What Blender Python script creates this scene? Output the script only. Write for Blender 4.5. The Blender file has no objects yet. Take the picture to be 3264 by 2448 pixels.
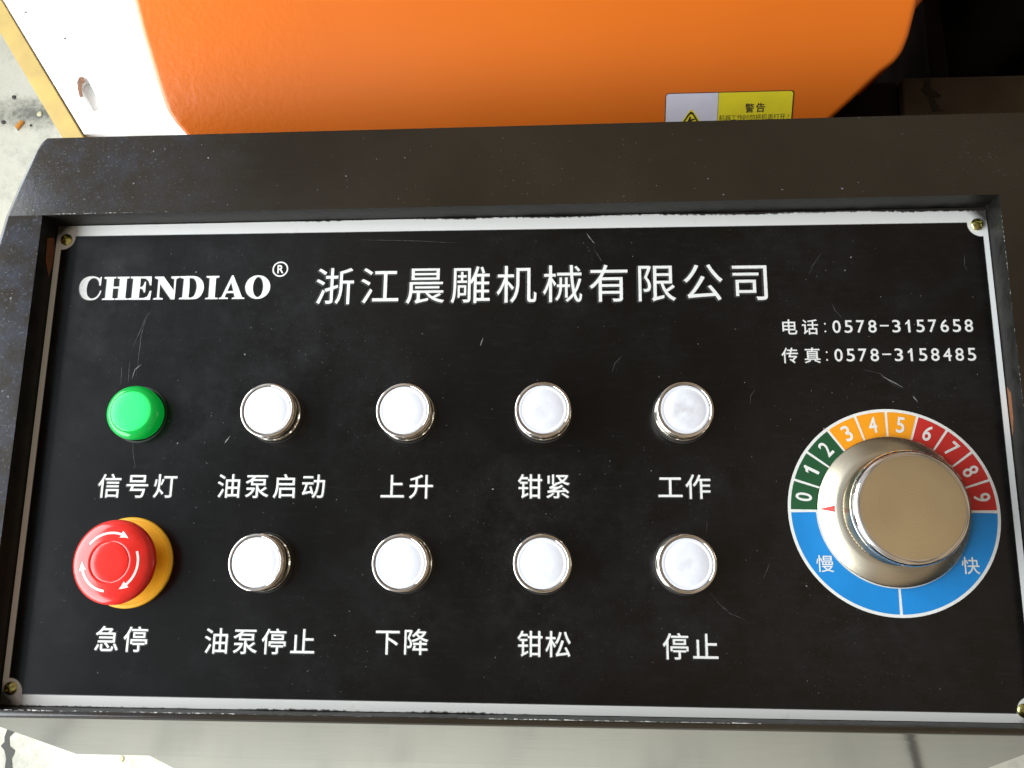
import bpy, bmesh, math, random
from mathutils import Vector, Matrix
random.seed(7)
PI = math.pi
S = 0.001                       # everything below is measured in millimetres on the control plate
scene = bpy.context.scene
COL = scene.collection

# ------------------------------------------------------------------ camera
cam_d = bpy.data.cameras.new("camera"); cam = bpy.data.objects.new("camera", cam_d); COL.objects.link(cam)
cam_d.sensor_width = 36.0; cam_d.lens = 36.0 * 2850.0 / 3264.0
cam_d.clip_start = 0.01; cam_d.clip_end = 60
R0 = (0.9978232, 0.0097777, -0.0652163); R1 = (-0.0040347, -0.9780424, -0.2083670); R2 = (-0.0658216, 0.2081766, -0.9758740)
cam.matrix_world = Matrix(((R0[0], -R1[0], -R2[0], 34.58*S), (R0[1], -R1[1], -R2[1], -60.85*S), (R0[2], -R1[2], -R2[2], 456.89*S), (0, 0, 0, 1)))
scene.camera = cam

# ------------------------------------------------------------------ light: workshop ambience + daylight from the open side
world = bpy.data.worlds.new("World"); scene.world = world; world.use_nodes = True
wt = world.node_tree; bg = wt.nodes["Background"]; bg.inputs[1].default_value = 1.0
# a workshop open on its left side: cooler and brighter towards -X, brown and dim towards +X, with the unevenness of beams and walls
wc = wt.nodes.new('ShaderNodeTexCoord'); wsx = wt.nodes.new('ShaderNodeSeparateXYZ'); wt.links.new(wc.outputs['Generated'], wsx.inputs[0])
wr = wt.nodes.new('ShaderNodeMapRange'); wr.inputs['From Min'].default_value = 0.0; wr.inputs['From Max'].default_value = -0.72; wr.interpolation_type = 'SMOOTHSTEP'
wt.links.new(wsx.outputs[0], wr.inputs['Value'])
wn = wt.nodes.new('ShaderNodeTexNoise'); wn.inputs['Scale'].default_value = 2.6; wn.inputs['Detail'].default_value = 3; wt.links.new(wc.outputs['Generated'], wn.inputs['Vector'])
wm = wt.nodes.new('ShaderNodeMapRange'); wm.inputs['From Min'].default_value = 0.38; wm.inputs['From Max'].default_value = 0.62; wm.inputs['To Min'].default_value = 0.42; wm.inputs['To Max'].default_value = 1.3
wt.links.new(wn.outputs['Fac'], wm.inputs['Value'])
wx = wt.nodes.new('ShaderNodeMix'); wx.data_type = 'RGBA'; wx.inputs[6].default_value = (0.37, 0.305, 0.235, 1); wx.inputs[7].default_value = (0.80, 0.90, 1.02, 1)
wt.links.new(wr.outputs[0], wx.inputs[0])
wv = wt.nodes.new('ShaderNodeMix'); wv.data_type = 'RGBA'; wv.blend_type = 'MULTIPLY'; wv.inputs[0].default_value = 1.0
wt.links.new(wx.outputs[2], wv.inputs[6]); wt.links.new(wm.outputs[0], wv.inputs[7]); wt.links.new(wv.outputs[2], bg.inputs[0])
def area(name, loc, target, sx, sy, radiance, color):
    d = bpy.data.lights.new(name, 'AREA'); d.shape = 'RECTANGLE'; d.size = sx; d.size_y = sy
    d.energy = radiance * PI * sx * sy; d.color = color
    o = bpy.data.objects.new(name, d); COL.objects.link(o); o.location = loc
    o.rotation_euler = (Vector(target) - Vector(loc)).to_track_quat('-Z', 'Y').to_euler()
    return o
area("doorway_daylight", (-1.10, -0.30, 0.36), (0, -0.25, 0.10), 2.5, 1.2, 9.0, (0.90, 0.96, 1.0))
area("front_floor_fill", (-0.5, -2.5, -0.45), (-0.3, -1.1, -1.0), 2.6, 0.8, 0.8, (0.97, 0.99, 1.0))  # unseen low lamp, added to brighten only the floor in front

scene.view_settings.view_transform = 'Standard'; scene.view_settings.look = 'None'
scene.view_settings.exposure = 0.0; scene.view_settings.gamma = 1.0
scene.cycles.sample_clamp_indirect = 8.0; scene.cycles.max_bounces = 10; scene.cycles.use_denoising = True

# ------------------------------------------------------------------ materials
class NT:
    def __init__(self, name):
        self.m = bpy.data.materials.new(name); self.m.use_nodes = True
        self.t = self.m.node_tree; self.b = self.t.nodes["Principled BSDF"]
    def n(self, kind, **kw):
        x = self.t.nodes.new(kind)
        for k, v in kw.items():
            if k in x.inputs: x.inputs[k].default_value = v
            else: setattr(x, k, v)
        return x
    def l(self, a, b): self.t.links.new(a, b)
    def set(self, **kw):
        for k, v in kw.items(): self.b.inputs[k.replace('_', ' ')].default_value = v
    def coord(self, scale=(1, 1, 1)):
        c = self.n('ShaderNodeTexCoord'); mp = self.n('ShaderNodeMapping'); mp.inputs['Scale'].default_value = scale
        self.l(c.outputs['Object'], mp.inputs['Vector']); return mp.outputs[0]
    def noise(self, scale, detail=4, rough=0.5, vec=None):
        x = self.n('ShaderNodeTexNoise', Scale=scale, Detail=detail, Roughness=rough)
        self.l(vec if vec is not None else self.coord(), x.inputs['Vector']); return x.outputs['Fac']
    def ramp(self, src, p0, p1, c0=(0, 0, 0, 1), c1=(1, 1, 1, 1)):
        r = self.n('ShaderNodeValToRGB'); e = r.color_ramp.elements
        e[0].position = p0; e[0].color = c0; e[1].position = p1; e[1].color = c1
        self.l(src, r.inputs[0]); return r.outputs[0]
    def mix(self, fac, a, b):
        x = self.n('ShaderNodeMix', data_type='RGBA')
        for s, v in ((x.inputs[0], fac), (x.inputs[6], a), (x.inputs[7], b)):
            if isinstance(v, bpy.types.NodeSocket): self.l(v, s)
            else: s.default_value = v
        return x.outputs[2]
    def math(self, op, a, b=0.0, c=None, clamp=False):
        x = self.n('ShaderNodeMath', operation=op, use_clamp=clamp)
        for s, v in zip(x.inputs, (a, b, c)):
            if v is None: continue
            if isinstance(v, bpy.types.NodeSocket): self.l(v, s)
            else: s.default_value = v
        return x.outputs[0]
    def bump(self, h, strength, dist):
        x = self.n('ShaderNodeBump', Strength=strength, Distance=dist)
        self.l(h, x.inputs['Height']); self.l(x.outputs[0], self.b.inputs['Normal'])

def simple(name, col, rough=0.5, metal=0.0, **kw):
    k = NT(name); k.set(Base_Color=(*col, 1), Roughness=rough, Metallic=metal, **kw); return k
def worn(name, col, rough=0.5, metal=0.0, amt=0.15, scale=60, bump=0.0, bscale=400, **kw):
    k = simple(name, col, rough, metal, **kw)
    n = k.noise(scale, 5, 0.6)
    dark = tuple(c * (1 - amt) for c in col); lite = tuple(min(1, c * (1 + amt)) for c in col)
    k.l(k.ramp(n, 0.35, 0.65, (*dark, 1), (*lite, 1)), k.b.inputs['Base Color'])
    k.l(k.math('MULTIPLY_ADD', n, rough * 0.5, rough * 0.75), k.b.inputs['Roughness'])
    if bump: k.bump(k.noise(bscale, 3), bump, 0.0004)
    return k.m

def dust_speckle(k, scale, thr, soft=0.02, patch=8):
    """sparse irregular bright specks, denser in patches"""
    nz = k.ramp(k.noise(scale, 3, 0.62), thr, thr + soft)
    return k.math('MULTIPLY', nz, k.ramp(k.noise(patch, 4, 0.6), 0.44, 0.64))

def mat_plate_black():
    k = NT('black_plate_print'); k.set(Roughness=0.22, IOR=1.42)
    sp = dust_speckle(k, 900, 0.66, 0.04); sp2 = dust_speckle(k, 420, 0.70, 0.03, 14)
    n = k.noise(7, 5, 0.65); n2 = k.noise(60, 5, 0.7, k.coord((1, 6, 1))); n3 = k.noise(40, 6, 0.75)
    haze = k.math('MULTIPLY', k.ramp(n, 0.40, 0.75), k.ramp(n3, 0.38, 0.75))
    base = k.mix(haze, (0.0030, 0.0027, 0.0022, 1), (0.019, 0.0195, 0.0215, 1))
    base = k.mix(k.math('MULTIPLY', k.ramp(n2, 0.55, 0.8), 0.35), base, (0.02, 0.02, 0.021, 1))
    base = k.mix(k.math('MULTIPLY', sp, 0.35), base, (0.17, 0.17, 0.17, 1))
    base = k.mix(k.math('MULTIPLY', sp2, 0.5), base, (0.22, 0.21, 0.19, 1))
    k.l(base, k.b.inputs['Base Color'])
    k.l(k.math('MULTIPLY_ADD', haze, 0.16, 0.19), k.b.inputs['Roughness'])
    k.bump(k.noise(140, 4, 0.6), 0.10, 0.0002)
    return k.m

def mat_plate_metal():
    """bare silver-white border of the plate with black overspray creeping in from the rim and the corners"""
    k = NT('plate_silver_border'); k.set(Roughness=0.42, Metallic=0.0)
    c = k.n('ShaderNodeTexCoord'); s = k.n('ShaderNodeSeparateXYZ'); k.l(c.outputs['Object'], s.inputs[0])
    ex = k.math('SUBTRACT', 0.2540, k.math('ABSOLUTE', s.outputs[0]))
    ey = k.math('SUBTRACT', 0.1282, k.math('ABSOLUTE', k.math('SUBTRACT', s.outputs[1], 0.0010)))
    nz = k.math('MULTIPLY', k.math('SUBTRACT', k.noise(420, 5, 0.75), 0.5), 0.0035)
    nz2 = k.math('MULTIPLY', k.math('SUBTRACT', k.noise(18, 2), 0.47), 0.011)
    rim = k.math('ADD', k.math('ADD', k.math('MINIMUM', ex, ey), nz), k.math('MULTIPLY', nz2, 0.35))
    rimf = k.math('SUBTRACT', 1.0, k.math('DIVIDE', k.math('SUBTRACT', rim, -0.0004), 0.0006, clamp=True))
    cor = k.math('ADD', k.math('ADD', ex, ey), nz)
    corf = k.math('SUBTRACT', 1.0, k.math('DIVIDE', k.math('SUBTRACT', cor, 0.0062), 0.0065, clamp=True))
    ov = k.math('MAXIMUM', rimf, k.math('MULTIPLY', corf, 0.95))
    stain = k.ramp(k.noise(90, 5, 0.7), 0.62, 0.78)
    base = k.mix(k.math('MULTIPLY', stain, 0.35), (0.77, 0.77, 0.74, 1), (0.42, 0.37, 0.31, 1))
    base = k.mix(ov, base, (0.022, 0.018, 0.015, 1))
    k.l(base, k.b.inputs['Base Color'])
    return k.m

def mat_frame():
    k = NT('black_gloss_enamel'); k.set(IOR=1.42, Roughness=0.12)
    sp = dust_speckle(k, 800, 0.68, 0.04, 9); sp2 = dust_speckle(k, 330, 0.71, 0.03, 7)
    c = k.n('ShaderNodeTexCoord'); s = k.n('ShaderNodeSeparateXYZ'); k.l(c.outputs['Object'], s.inputs[0])
    n = k.noise(9, 4, 0.6)
    # dusty film at the worn left corner, tinted blue to paint reflected glare
    leftf = k.math('DIVIDE', k.math('SUBTRACT', -0.12, s.outputs[0]), 0.15, clamp=True)
    dust_glare = k.math('MULTIPLY', k.ramp(k.noise(55, 6, 0.75), 0.42, 0.7), leftf)
    base = k.mix(k.ramp(n, 0.35, 0.7), (0.020, 0.0148, 0.0092, 1), (0.029, 0.0220, 0.0140, 1))
    base = k.mix(k.math('MULTIPLY', dust_glare, 0.5), base, (0.05, 0.065, 0.10, 1))
    grit = k.math('MULTIPLY', k.ramp(k.noise(700, 3, 0.7), 0.60, 0.68), k.math('POWER', leftf, 1.5))
    base = k.mix(k.math('MULTIPLY', grit, 0.3), base, (0.25, 0.30, 0.38, 1))
    base = k.mix(k.math('MULTIPLY', sp, 0.5), base, (0.2, 0.2, 0.2, 1))
    base = k.mix(k.math('MULTIPLY', sp2, 0.3), base, (0.3, 0.3, 0.28, 1))
    k.l(base, k.b.inputs['Base Color'])
    k.l(k.math('ADD', k.math('MULTIPLY_ADD', k.ramp(n, 0.3, 0.7), 0.05, 0.08), k.math('MULTIPLY', leftf, 0.05)), k.b.inputs['Roughness'])
    hb = k.math('ADD', k.math('ADD', k.math('MULTIPLY', k.noise(35, 3, 0.5), 0.8), k.math('MULTIPLY', k.noise(40, 4, 0.6, k.coord((0.25, 2.2, 2.2))), 0.6)), k.math('MULTIPLY', k.noise(500, 3, 0.6), k.math("MULTIPLY_ADD", leftf, 0.14, 0.05)))
    k.bump(hb, 0.22, 0.0006)
    return k.m

def mat_orange():
    k = NT('orange_stove_enamel'); k.set(Roughness=0.36, IOR=1.5)
    n = k.noise(6, 3)
    k.l(k.ramp(n, 0.3, 0.7, (0.62, 0.126, 0.004, 1), (0.67, 0.142, 0.005, 1)), k.b.inputs['Base Color'])
    h = k.math('ADD', k.math('MULTIPLY', k.noise(330, 2, 0.5), 1.0), k.math('MULTIPLY', k.noise(120, 2, 0.5), 1.0))
    # the orange peel is coarse at the left flank and fine elsewhere
    c = k.n('ShaderNodeTexCoord'); s = k.n('ShaderNodeSeparateXYZ'); k.l(c.outputs['Object'], s.inputs[0])
    lf = k.math('DIVIDE', k.math('SUBTRACT', -0.06, s.outputs[0]), 0.14, clamp=True)
    lf = k.math('MULTIPLY', k.math('MULTIPLY', lf, lf), k.math('MULTIPLY_ADD', lf, -2.0, 3.0))
    k.bump(k.math('MULTIPLY', k.math('SUBTRACT', h, 1.0), k.math('MULTIPLY_ADD', lf, 1.0, 0.12)), 0.20, 0.0006)
    k.l(k.math('MULTIPLY_ADD', lf, -0.10, 0.38), k.b.inputs['Roughness'])
    return k.m

def mat_brushed(name, col, rough, aniso=0.0):
    k = NT(name); k.set(Base_Color=(*col, 1), Metallic=1.0, Roughness=rough)
    sm = k.noise(28, 2, 0.4)
    k.l(k.math('MULTIPLY_ADD', sm, 0.22, rough - 0.08), k.b.inputs['Roughness'])
    k.l(k.ramp(sm, 0.3, 0.75, (*col, 1), tuple(c * 0.82 for c in col) + (1,)), k.b.inputs['Base Color'])
    c = k.n('ShaderNodeTexCoord'); s = k.n('ShaderNodeSeparateXYZ'); k.l(c.outputs['Object'], s.inputs[0])
    r = k.math('SQRT', k.math('ADD', k.math('MULTIPLY', s.outputs[0], s.outputs[0]), k.math('MULTIPLY', s.outputs[1], s.outputs[1])))
    w = k.noise(1.0, 3, 0.7, None)
    cmb = k.n('ShaderNodeCombineXYZ'); k.l(k.math('MULTIPLY', r, 2600.0), cmb.inputs[0])
    nn = k.n('ShaderNodeTexNoise', Scale=1.0, Detail=3); k.l(cmb.outputs[0], nn.inputs['Vector'])
    k.bump(nn.outputs['Fac'], 0.10, 0.0001)
    ring = k.ramp(nn.outputs['Fac'], 0.35, 0.65, (0.86, 0.86, 0.86, 1), (1, 1, 1, 1))
    mm = k.n('ShaderNodeMix', data_type='RGBA', blend_type='MULTIPLY'); mm.inputs[0].default_value = 1.0
    src = k.b.inputs['Base Color'].links[0].from_socket; k.l(src, mm.inputs[6]); k.l(ring, mm.inputs[7]); k.l(mm.outputs[2], k.b.inputs['Base Color'])
    if aniso:
        tg = k.n('ShaderNodeTangent', direction_type='RADIAL', axis='Z'); k.l(tg.outputs[0], k.b.inputs['Tangent']); k.set(Anisotropic=aniso)
    return k.m

def mat_cap(name, grime):
    k = NT(name); k.set(Roughness=0.38, IOR=1.48)
    c = k.n('ShaderNodeTexCoord'); s = k.n('ShaderNodeSeparateXYZ'); k.l(c.outputs['Object'], s.inputs[0])
    r = k.math('SQRT', k.math('ADD', k.math('MULTIPLY', s.outputs[0], s.outputs[0]), k.math('MULTIPLY', s.outputs[1], s.outputs[1])))
    centre = k.math('SUBTRACT', 1.0, k.math('DIVIDE', r, 0.0105, clamp=True))
    # grime depends on where the button stands
    oi = k.n('ShaderNodeObjectInfo')
    off = k.n('ShaderNodeVectorMath', operation='ADD'); k.l(c.outputs['Object'], off.inputs[0]); k.l(oi.outputs['Location'], off.inputs[1])
    nn = k.n('ShaderNodeTexNoise', Scale=190, Detail=6, Roughness=0.65); k.l(off.outputs[0], nn.inputs['Vector'])
    f = k.math('MULTIPLY', k.ramp(nn.outputs['Fac'], 0.38, 0.72), k.math('POWER', centre, 0.6))
    rimd = k.math('MULTIPLY', k.math('DIVIDE', k.math('SUBTRACT', r, 0.0109), 0.0012, clamp=True), 0.35)
    f = k.math('MAXIMUM', f, rimd)
    k.l(k.mix(k.math('MULTIPLY', f, grime), (0.80, 0.81, 0.86, 1), (0.36, 0.32, 0.27, 1)), k.b.inputs['Base Color'])
    return k.m

def mat_floor():
    k = NT('pale_concrete'); k.set(Roughness=0.8)
    n = k.noise(2.2, 6, 0.6); n2 = k.noise(9, 8, 0.75); n3 = k.noise(70, 5, 0.75)
    base = k.mix(k.ramp(n, 0.35, 0.7), (0.70, 0.68, 0.56, 1), (0.58, 0.57, 0.48, 1))
    base = k.mix(k.math('MULTIPLY', k.ramp(n2, 0.52, 0.72), 0.5), base, (0.13, 0.13, 0.12, 1))
    base = k.mix(k.math('MULTIPLY', k.ramp(n3, 0.5, 0.75), 0.25), base, (0.3, 0.29, 0.27, 1))
    # one oily stain beside the ochre bar
    c = k.n('ShaderNodeTexCoord'); mp = k.n('ShaderNodeMapping'); mp.inputs['Location'].default_value = (0.955 * 9, -0.768 * 28, 1.0); mp.inputs['Scale'].default_value = (9, 28, 1)
    k.l(c.outputs['Object'], mp.inputs['Vector']); ln = k.n('ShaderNodeVectorMath', operation='LENGTH'); k.l(mp.outputs[0], ln.inputs[0])
    blob = k.math('SUBTRACT', 1.0, k.math('ADD', ln.outputs['Value'], k.math('MULTIPLY_ADD', n3, 2.4, -1.3)), clamp=True)
    base = k.mix(k.math('MULTIPLY', blob, 0.85, clamp=True), base, (0.11, 0.11, 0.095, 1))
    k.l(base, k.b.inputs['Base Color']); k.bump(n3, 0.3, 0.003)
    return k.m

M = dict(
    black=mat_plate_black(), metal=mat_plate_metal(), frame=mat_frame(), orange=mat_orange(),
    print=worn('white_silk_print', (0.78, 0.78, 0.74), 0.45, amt=0.05, scale=300),
    ghost=simple('dull_film_edge', (0.035, 0.036, 0.036), 0.35).m,
    green_print=worn('green_print', (0.012, 0.085, 0.030), 0.4, amt=0.08),
    amber_print=worn('amber_print', (0.90, 0.33, 0.008), 0.4, amt=0.04),
    red_print=worn('red_print', (0.56, 0.022, 0.016), 0.55, amt=0.06),
    blue_print=worn('blue_print', (0.008, 0.235, 0.62), 0.4, amt=0.05),
    knob=mat_brushed('champagne_satin_metal', (0.93, 0.79, 0.52), 0.26),
    skirt=mat_brushed('turned_nickel', (0.70, 0.62, 0.47), 0.22, 0.75),
    chrome=worn('polished_chrome', (0.86, 0.80, 0.72), 0.07, 1.0, amt=0.05, scale=90),
    chrome_d=worn('knurled_chrome', (0.66, 0.62, 0.52), 0.16, 1.0, amt=0.1, scale=90),
    cap=mat_cap('white_plastic_cap', 0.12), cap_dirty=mat_cap('thumbed_white_plastic_cap', 0.6), cap_mid=mat_cap('lightly_thumbed_white_plastic_cap', 0.33),
    groove=simple('dark_gap', (0.02, 0.02, 0.02), 0.6).m,
    red=worn('red_moulded_plastic', (0.74, 0.024, 0.016), 0.17, amt=0.08, scale=110, bump=0.06, bscale=500),
    yellow=worn('yellow_moulded_plastic', (0.86, 0.43, 0.008), 0.42, amt=0.05, scale=70),
    knurl=worn('diamond_knurled_steel', (0.50, 0.46, 0.36), 0.3, 1.0, amt=0.1, scale=90),
    recess=worn('dull_black_overspray', (0.010, 0.009, 0.0075), 0.42, amt=0.5, scale=120, bump=0.4, bscale=260, IOR=1.3),
    brass=worn('zinc_plated_brass_tone', (0.55, 0.52, 0.20), 0.22, 1.0, amt=0.2, scale=400),
    floor=mat_floor(), crack=simple('dark_crack', (0.10, 0.10, 0.09), 0.9).m,
    ochre=worn('ochre_painted_steel', (0.36, 0.245, 0.055), 0.55, amt=0.16, scale=22, bump=0.2, bscale=120),
    whiteboard=worn('white_laminate', (0.88, 0.88, 0.86), 0.45, amt=0.02, scale=8),
    tape=worn('pale_yellow_tape', (0.74, 0.69, 0.44), 0.5, amt=0.04),
    brown=worn('brown_cut_edge', (0.16, 0.07, 0.035), 0.8, amt=0.3, scale=200),
    dark=worn('oily_black_casting', (0.007, 0.005, 0.004), 0.5, amt=0.3, scale=25, IOR=1.08),
    darkbrown=worn('grease_brown_bare_steel', (0.028, 0.018, 0.009), 0.5, amt=0.25, scale=18, IOR=1.15),
    grey=simple('dull_grey_steel', (0.05, 0.05, 0.045), 0.5).m,
    rust=worn('orange_primer_patch', (0.16, 0.055, 0.015), 0.8, amt=0.3, scale=250),
    label_white=worn('lilac_white_vinyl', (0.62, 0.60, 0.68), 0.4, amt=0.03, scale=80, bump=0.1, bscale=200),
    label_yellow=worn('yellow_vinyl', (0.72, 0.60, 0.018), 0.4, amt=0.04, scale=80, bump=0.1, bscale=200),
    ink=simple('black_ink', (0.012, 0.008, 0.010), 0.5).m,
    butt_orange=worn('cork_tip_paper', (0.70, 0.28, 0.04), 0.8, amt=0.2, scale=900),
    butt_white=simple('cigarette_paper', (0.75, 0.72, 0.62), 0.9).m,
    scratch=simple('scratch_mark', (0.05, 0.05, 0.049), 0.6).m,
)
def mat_lens():
    k = NT('clear_green_plastic'); k.set(Base_Color=(0.0, 0.30, 0.045, 1), Roughness=0.12, IOR=1.49, Emission_Color=(0.0, 0.6, 0.06, 1), Emission_Strength=0.30)
    return k.m
M['lens'] = mat_lens()
def mat_lit():
    k = NT('glowing_green_face'); k.set(Base_Color=(0.02, 0.75, 0.12, 1), Roughness=0.3)
    k.set(Emission_Color=(0.012, 1.0, 0.17, 1), Emission_Strength=0.55); return k.m
M['lit'] = mat_lit()

# ------------------------------------------------------------------ mesh helpers (millimetres in, metres out)
def link(name, me, mat, parent=None, loc=(0, 0, 0), smooth=None, rot=None):
    if mat is not None and not me.materials: me.materials.append(mat)
    if smooth is not None:
        for p in me.polygons: p.use_smooth = True
        me.set_sharp_from_angle(angle=math.radians(smooth))
    o = bpy.data.objects.new(name, me); COL.objects.link(o)
    o.location = Vector(loc) * S
    if rot: o.rotation_euler = rot
    if parent: o.parent = parent
    return o
def mesh(name, verts, faces):
    me = bpy.data.meshes.new(name); me.from_pydata([Vector(v) * S for v in verts], [], faces); me.update(); return me
def lathe(name, prof, segs=96, teeth=None):
    """prof: list of (r, z). teeth(i_seg, i_ring, r) -> r for knurling"""
    V, F = [], []
    rings = []
    for j, (r, z) in enumerate(prof):
        if r < 1e-6:
            rings.append([len(V)]); V.append((0, 0, z)); continue
        ring = []
        for i in range(segs):
            rr = teeth(i, j, r) if teeth else r
            a = 2 * PI * i / segs; ring.append(len(V)); V.append((rr * math.cos(a), rr * math.sin(a), z))
        rings.append(ring)
    for A, B in zip(rings, rings[1:]):
        for i in range(segs):
            i2 = (i + 1) % segs
            if len(A) == 1: F.append((A[0], B[i], B[i2]) if False else (B[i], B[i2], A[0]))
            elif len(B) == 1: F.append((A[i], A[i2], B[0]))
            else: F.append((A[i], A[i2], B[i2], B[i]))
    return mesh(name, V, F)
def prism(name, pts, z0, z1, holes=()):
    """flat outline(s) filled and given thickness; pts counter-clockwise or not"""
    bm = bmesh.new()
    edges = []
    for loop in [pts] + list(holes):
        vs = [bm.verts.new(Vector((x, y, z1)) * S) for x, y in loop]
        edges += [bm.edges.new((vs[i], vs[(i + 1) % len(vs)])) for i in range(len(vs))]
    bmesh.ops.triangle_fill(bm, use_beauty=True, use_dissolve=False, edges=edges)
    for f in bm.faces:
        if f.normal.z < 0: f.normal_flip()
    if abs(z1 - z0) > 1e-6:
        top = list(bm.faces); bnd = [e for e in bm.edges if len(e.link_faces) == 1]
        low = {}
        for e in bnd:
            for v in e.verts:
                if v not in low: low[v] = bm.verts.new(Vector((v.co.x, v.co.y, z0 * S)))
        for e in bnd:
            a, b = e.verts; bm.faces.new((a, b, low[b], low[a]))
    bmesh.ops.recalc_face_normals(bm, faces=bm.faces)
    if sum(f.normal.z * f.calc_area() for f in bm.faces) < 0:
        bmesh.ops.reverse_faces(bm, faces=bm.faces)
    me = bpy.data.meshes.new(name); bm.to_mesh(me); bm.free(); return me
def box(name, x0, x1, y0, y1, z0, z1, bev=0.0, mat=None, parent=None, loc=(0, 0, 0), rot=None):
    bm = bmesh.new(); bmesh.ops.create_cube(bm, size=1.0)
    for v in bm.verts:
        v.co = Vector(((x0 + x1) / 2 + v.co.x * (x1 - x0), (y0 + y1) / 2 + v.co.y * (y1 - y0), (z0 + z1) / 2 + v.co.z * (z1 - z0))) * S
    if bev: bmesh.ops.bevel(bm, geom=list(bm.edges), offset=bev * S, segments=3, profile=0.5, affect='EDGES')
    me = bpy.data.meshes.new(name); bm.to_mesh(me); bm.free()
    return link(name, me, mat, parent, loc, 40, rot)
def arc(cx, cy, r, a0, a1, n):
    return [(cx + r * math.cos(math.radians(a0 + (a1 - a0) * i / n)), cy + r * math.sin(math.radians(a0 + (a1 - a0) * i / n))) for i in range(n + 1)]
_gl = {}
def glyph(ch, bold):
    """outline of a character from Blender's built-in font as (verts2d, faces), em = 1"""
    key = (ch, bold)
    if key not in _gl:
        c = bpy.data.curves.new('t', 'FONT'); c.body = ch; c.size = 1; c.resolution_u = 4
        o = bpy.data.objects.new('t', c); COL.objects.link(o); bpy.context.view_layer.update()
        ev = o.evaluated_get(bpy.context.evaluated_depsgraph_get()); me = ev.to_mesh()
        _gl[key] = ([(v.co.x, v.co.y) for v in me.vertices], [tuple(p.vertices) for p in me.polygons])
        ev.to_mesh_clear(); bpy.data.objects.remove(o); bpy.data.curves.remove(c)
    return _gl[key]
def glyphs_mesh(name, items, z):
    """items: (char, cx, cy, em, bold, fit=(w,h) or None, angle)"""
    V, F = [], []
    for ch, cx, cy, em, bold, fit, ang in items:
        gv, gf = glyph(ch, 0) if ch != '1' else ([(.30, 0), (.46, 0), (.46, .69), (.35, .69), (.28, .60), (.12, .52), (.12, .42), (.30, .50)], [(0, 1, 2, 7), (2, 3, 4, 7), (4, 5, 6, 7)])
        if fit:
            xs = [p[0] for p in gv]; ys = [p[1] for p in gv]
            sx = fit[0] / (max(xs) - min(xs)); sy = fit[1] / (max(ys) - min(ys))
            mx, my = (max(xs) + min(xs)) / 2, (max(ys) + min(ys)) / 2
            pts = [((x - mx) * sx, (y - my) * sy) for x, y in gv]
        else:
            pts = [((x - 0.5) * em, (y - 0.38) * em) for x, y in gv]
        ca, sa = math.cos(ang), math.sin(ang)
        # the printed strokes are heavier than the font's: lay slightly shifted copies a hair above one another
        rb = bold * (em if not fit else fit[1]); N = 8 if rb > 1e-4 else 1
        for q in range(N):
            n0 = len(V); ox, oy = (rb * math.cos(q * PI / 4), rb * math.sin(q * PI / 4)) if N > 1 else (0, 0)
            V += [(cx + ox + x * ca - y * sa, cy + oy + x * sa + y * ca, z + q * 0.0022) for x, y in pts]
            F += [tuple(n0 + i for i in f) for f in gf]
    me = mesh(name, V, F)
    if me.polygons and me.polygons[0].normal.z < 0: me.flip_normals()
    return me
def strip(name, paths, w, z):
    """thin flat marks along polylines, tapering at both ends"""
    V, F = [], []
    for path in paths:
        # subdivide and jitter
        P = []
        for a, b in zip(path, path[1:]):
            n = max(2, int(math.dist(a, b) / 1.2))
            P += [(a[0] + (b[0] - a[0]) * i / n + random.uniform(-.12, .12), a[1] + (b[1] - a[1]) * i / n + random.uniform(-.12, .12)) for i in range(n)]
        P.append(path[-1]); m = len(P); n0 = len(V)
        for i, p in enumerate(P):
            q, r = P[max(0, i - 1)], P[min(m - 1, i + 1)]
            t = Vector((r[0] - q[0], r[1] - q[1])).normalized(); nn = (-t.y, t.x)
            ww = w * math.sin(PI * (i + .4) / (m - .2)) * random.uniform(.4, 1.2)
            V += [(p[0] + nn[0] * ww / 2, p[1] + nn[1] * ww / 2, z), (p[0] - nn[0] * ww / 2, p[1] - nn[1] * ww / 2, z)]
        F += [(n0 + 2 * i, n0 + 2 * i + 1, n0 + 2 * i + 3, n0 + 2 * i + 2) for i in range(m - 1)]
    return mesh(name, V, F)
def thing(name, label, cat, loc=(0, 0, 0), group=None):
    o = bpy.data.objects.new(name, None); COL.objects.link(o); o.location = Vector(loc) * S; o.empty_display_size = 0.05
    o['label'] = label; o['category'] = cat
    if group: o['group'] = group
    return o

# =================================================================== control console
console = thing('control_console', 'black enamelled machine control console with a recessed plate of push buttons and a speed dial', 'control panel')

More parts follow.
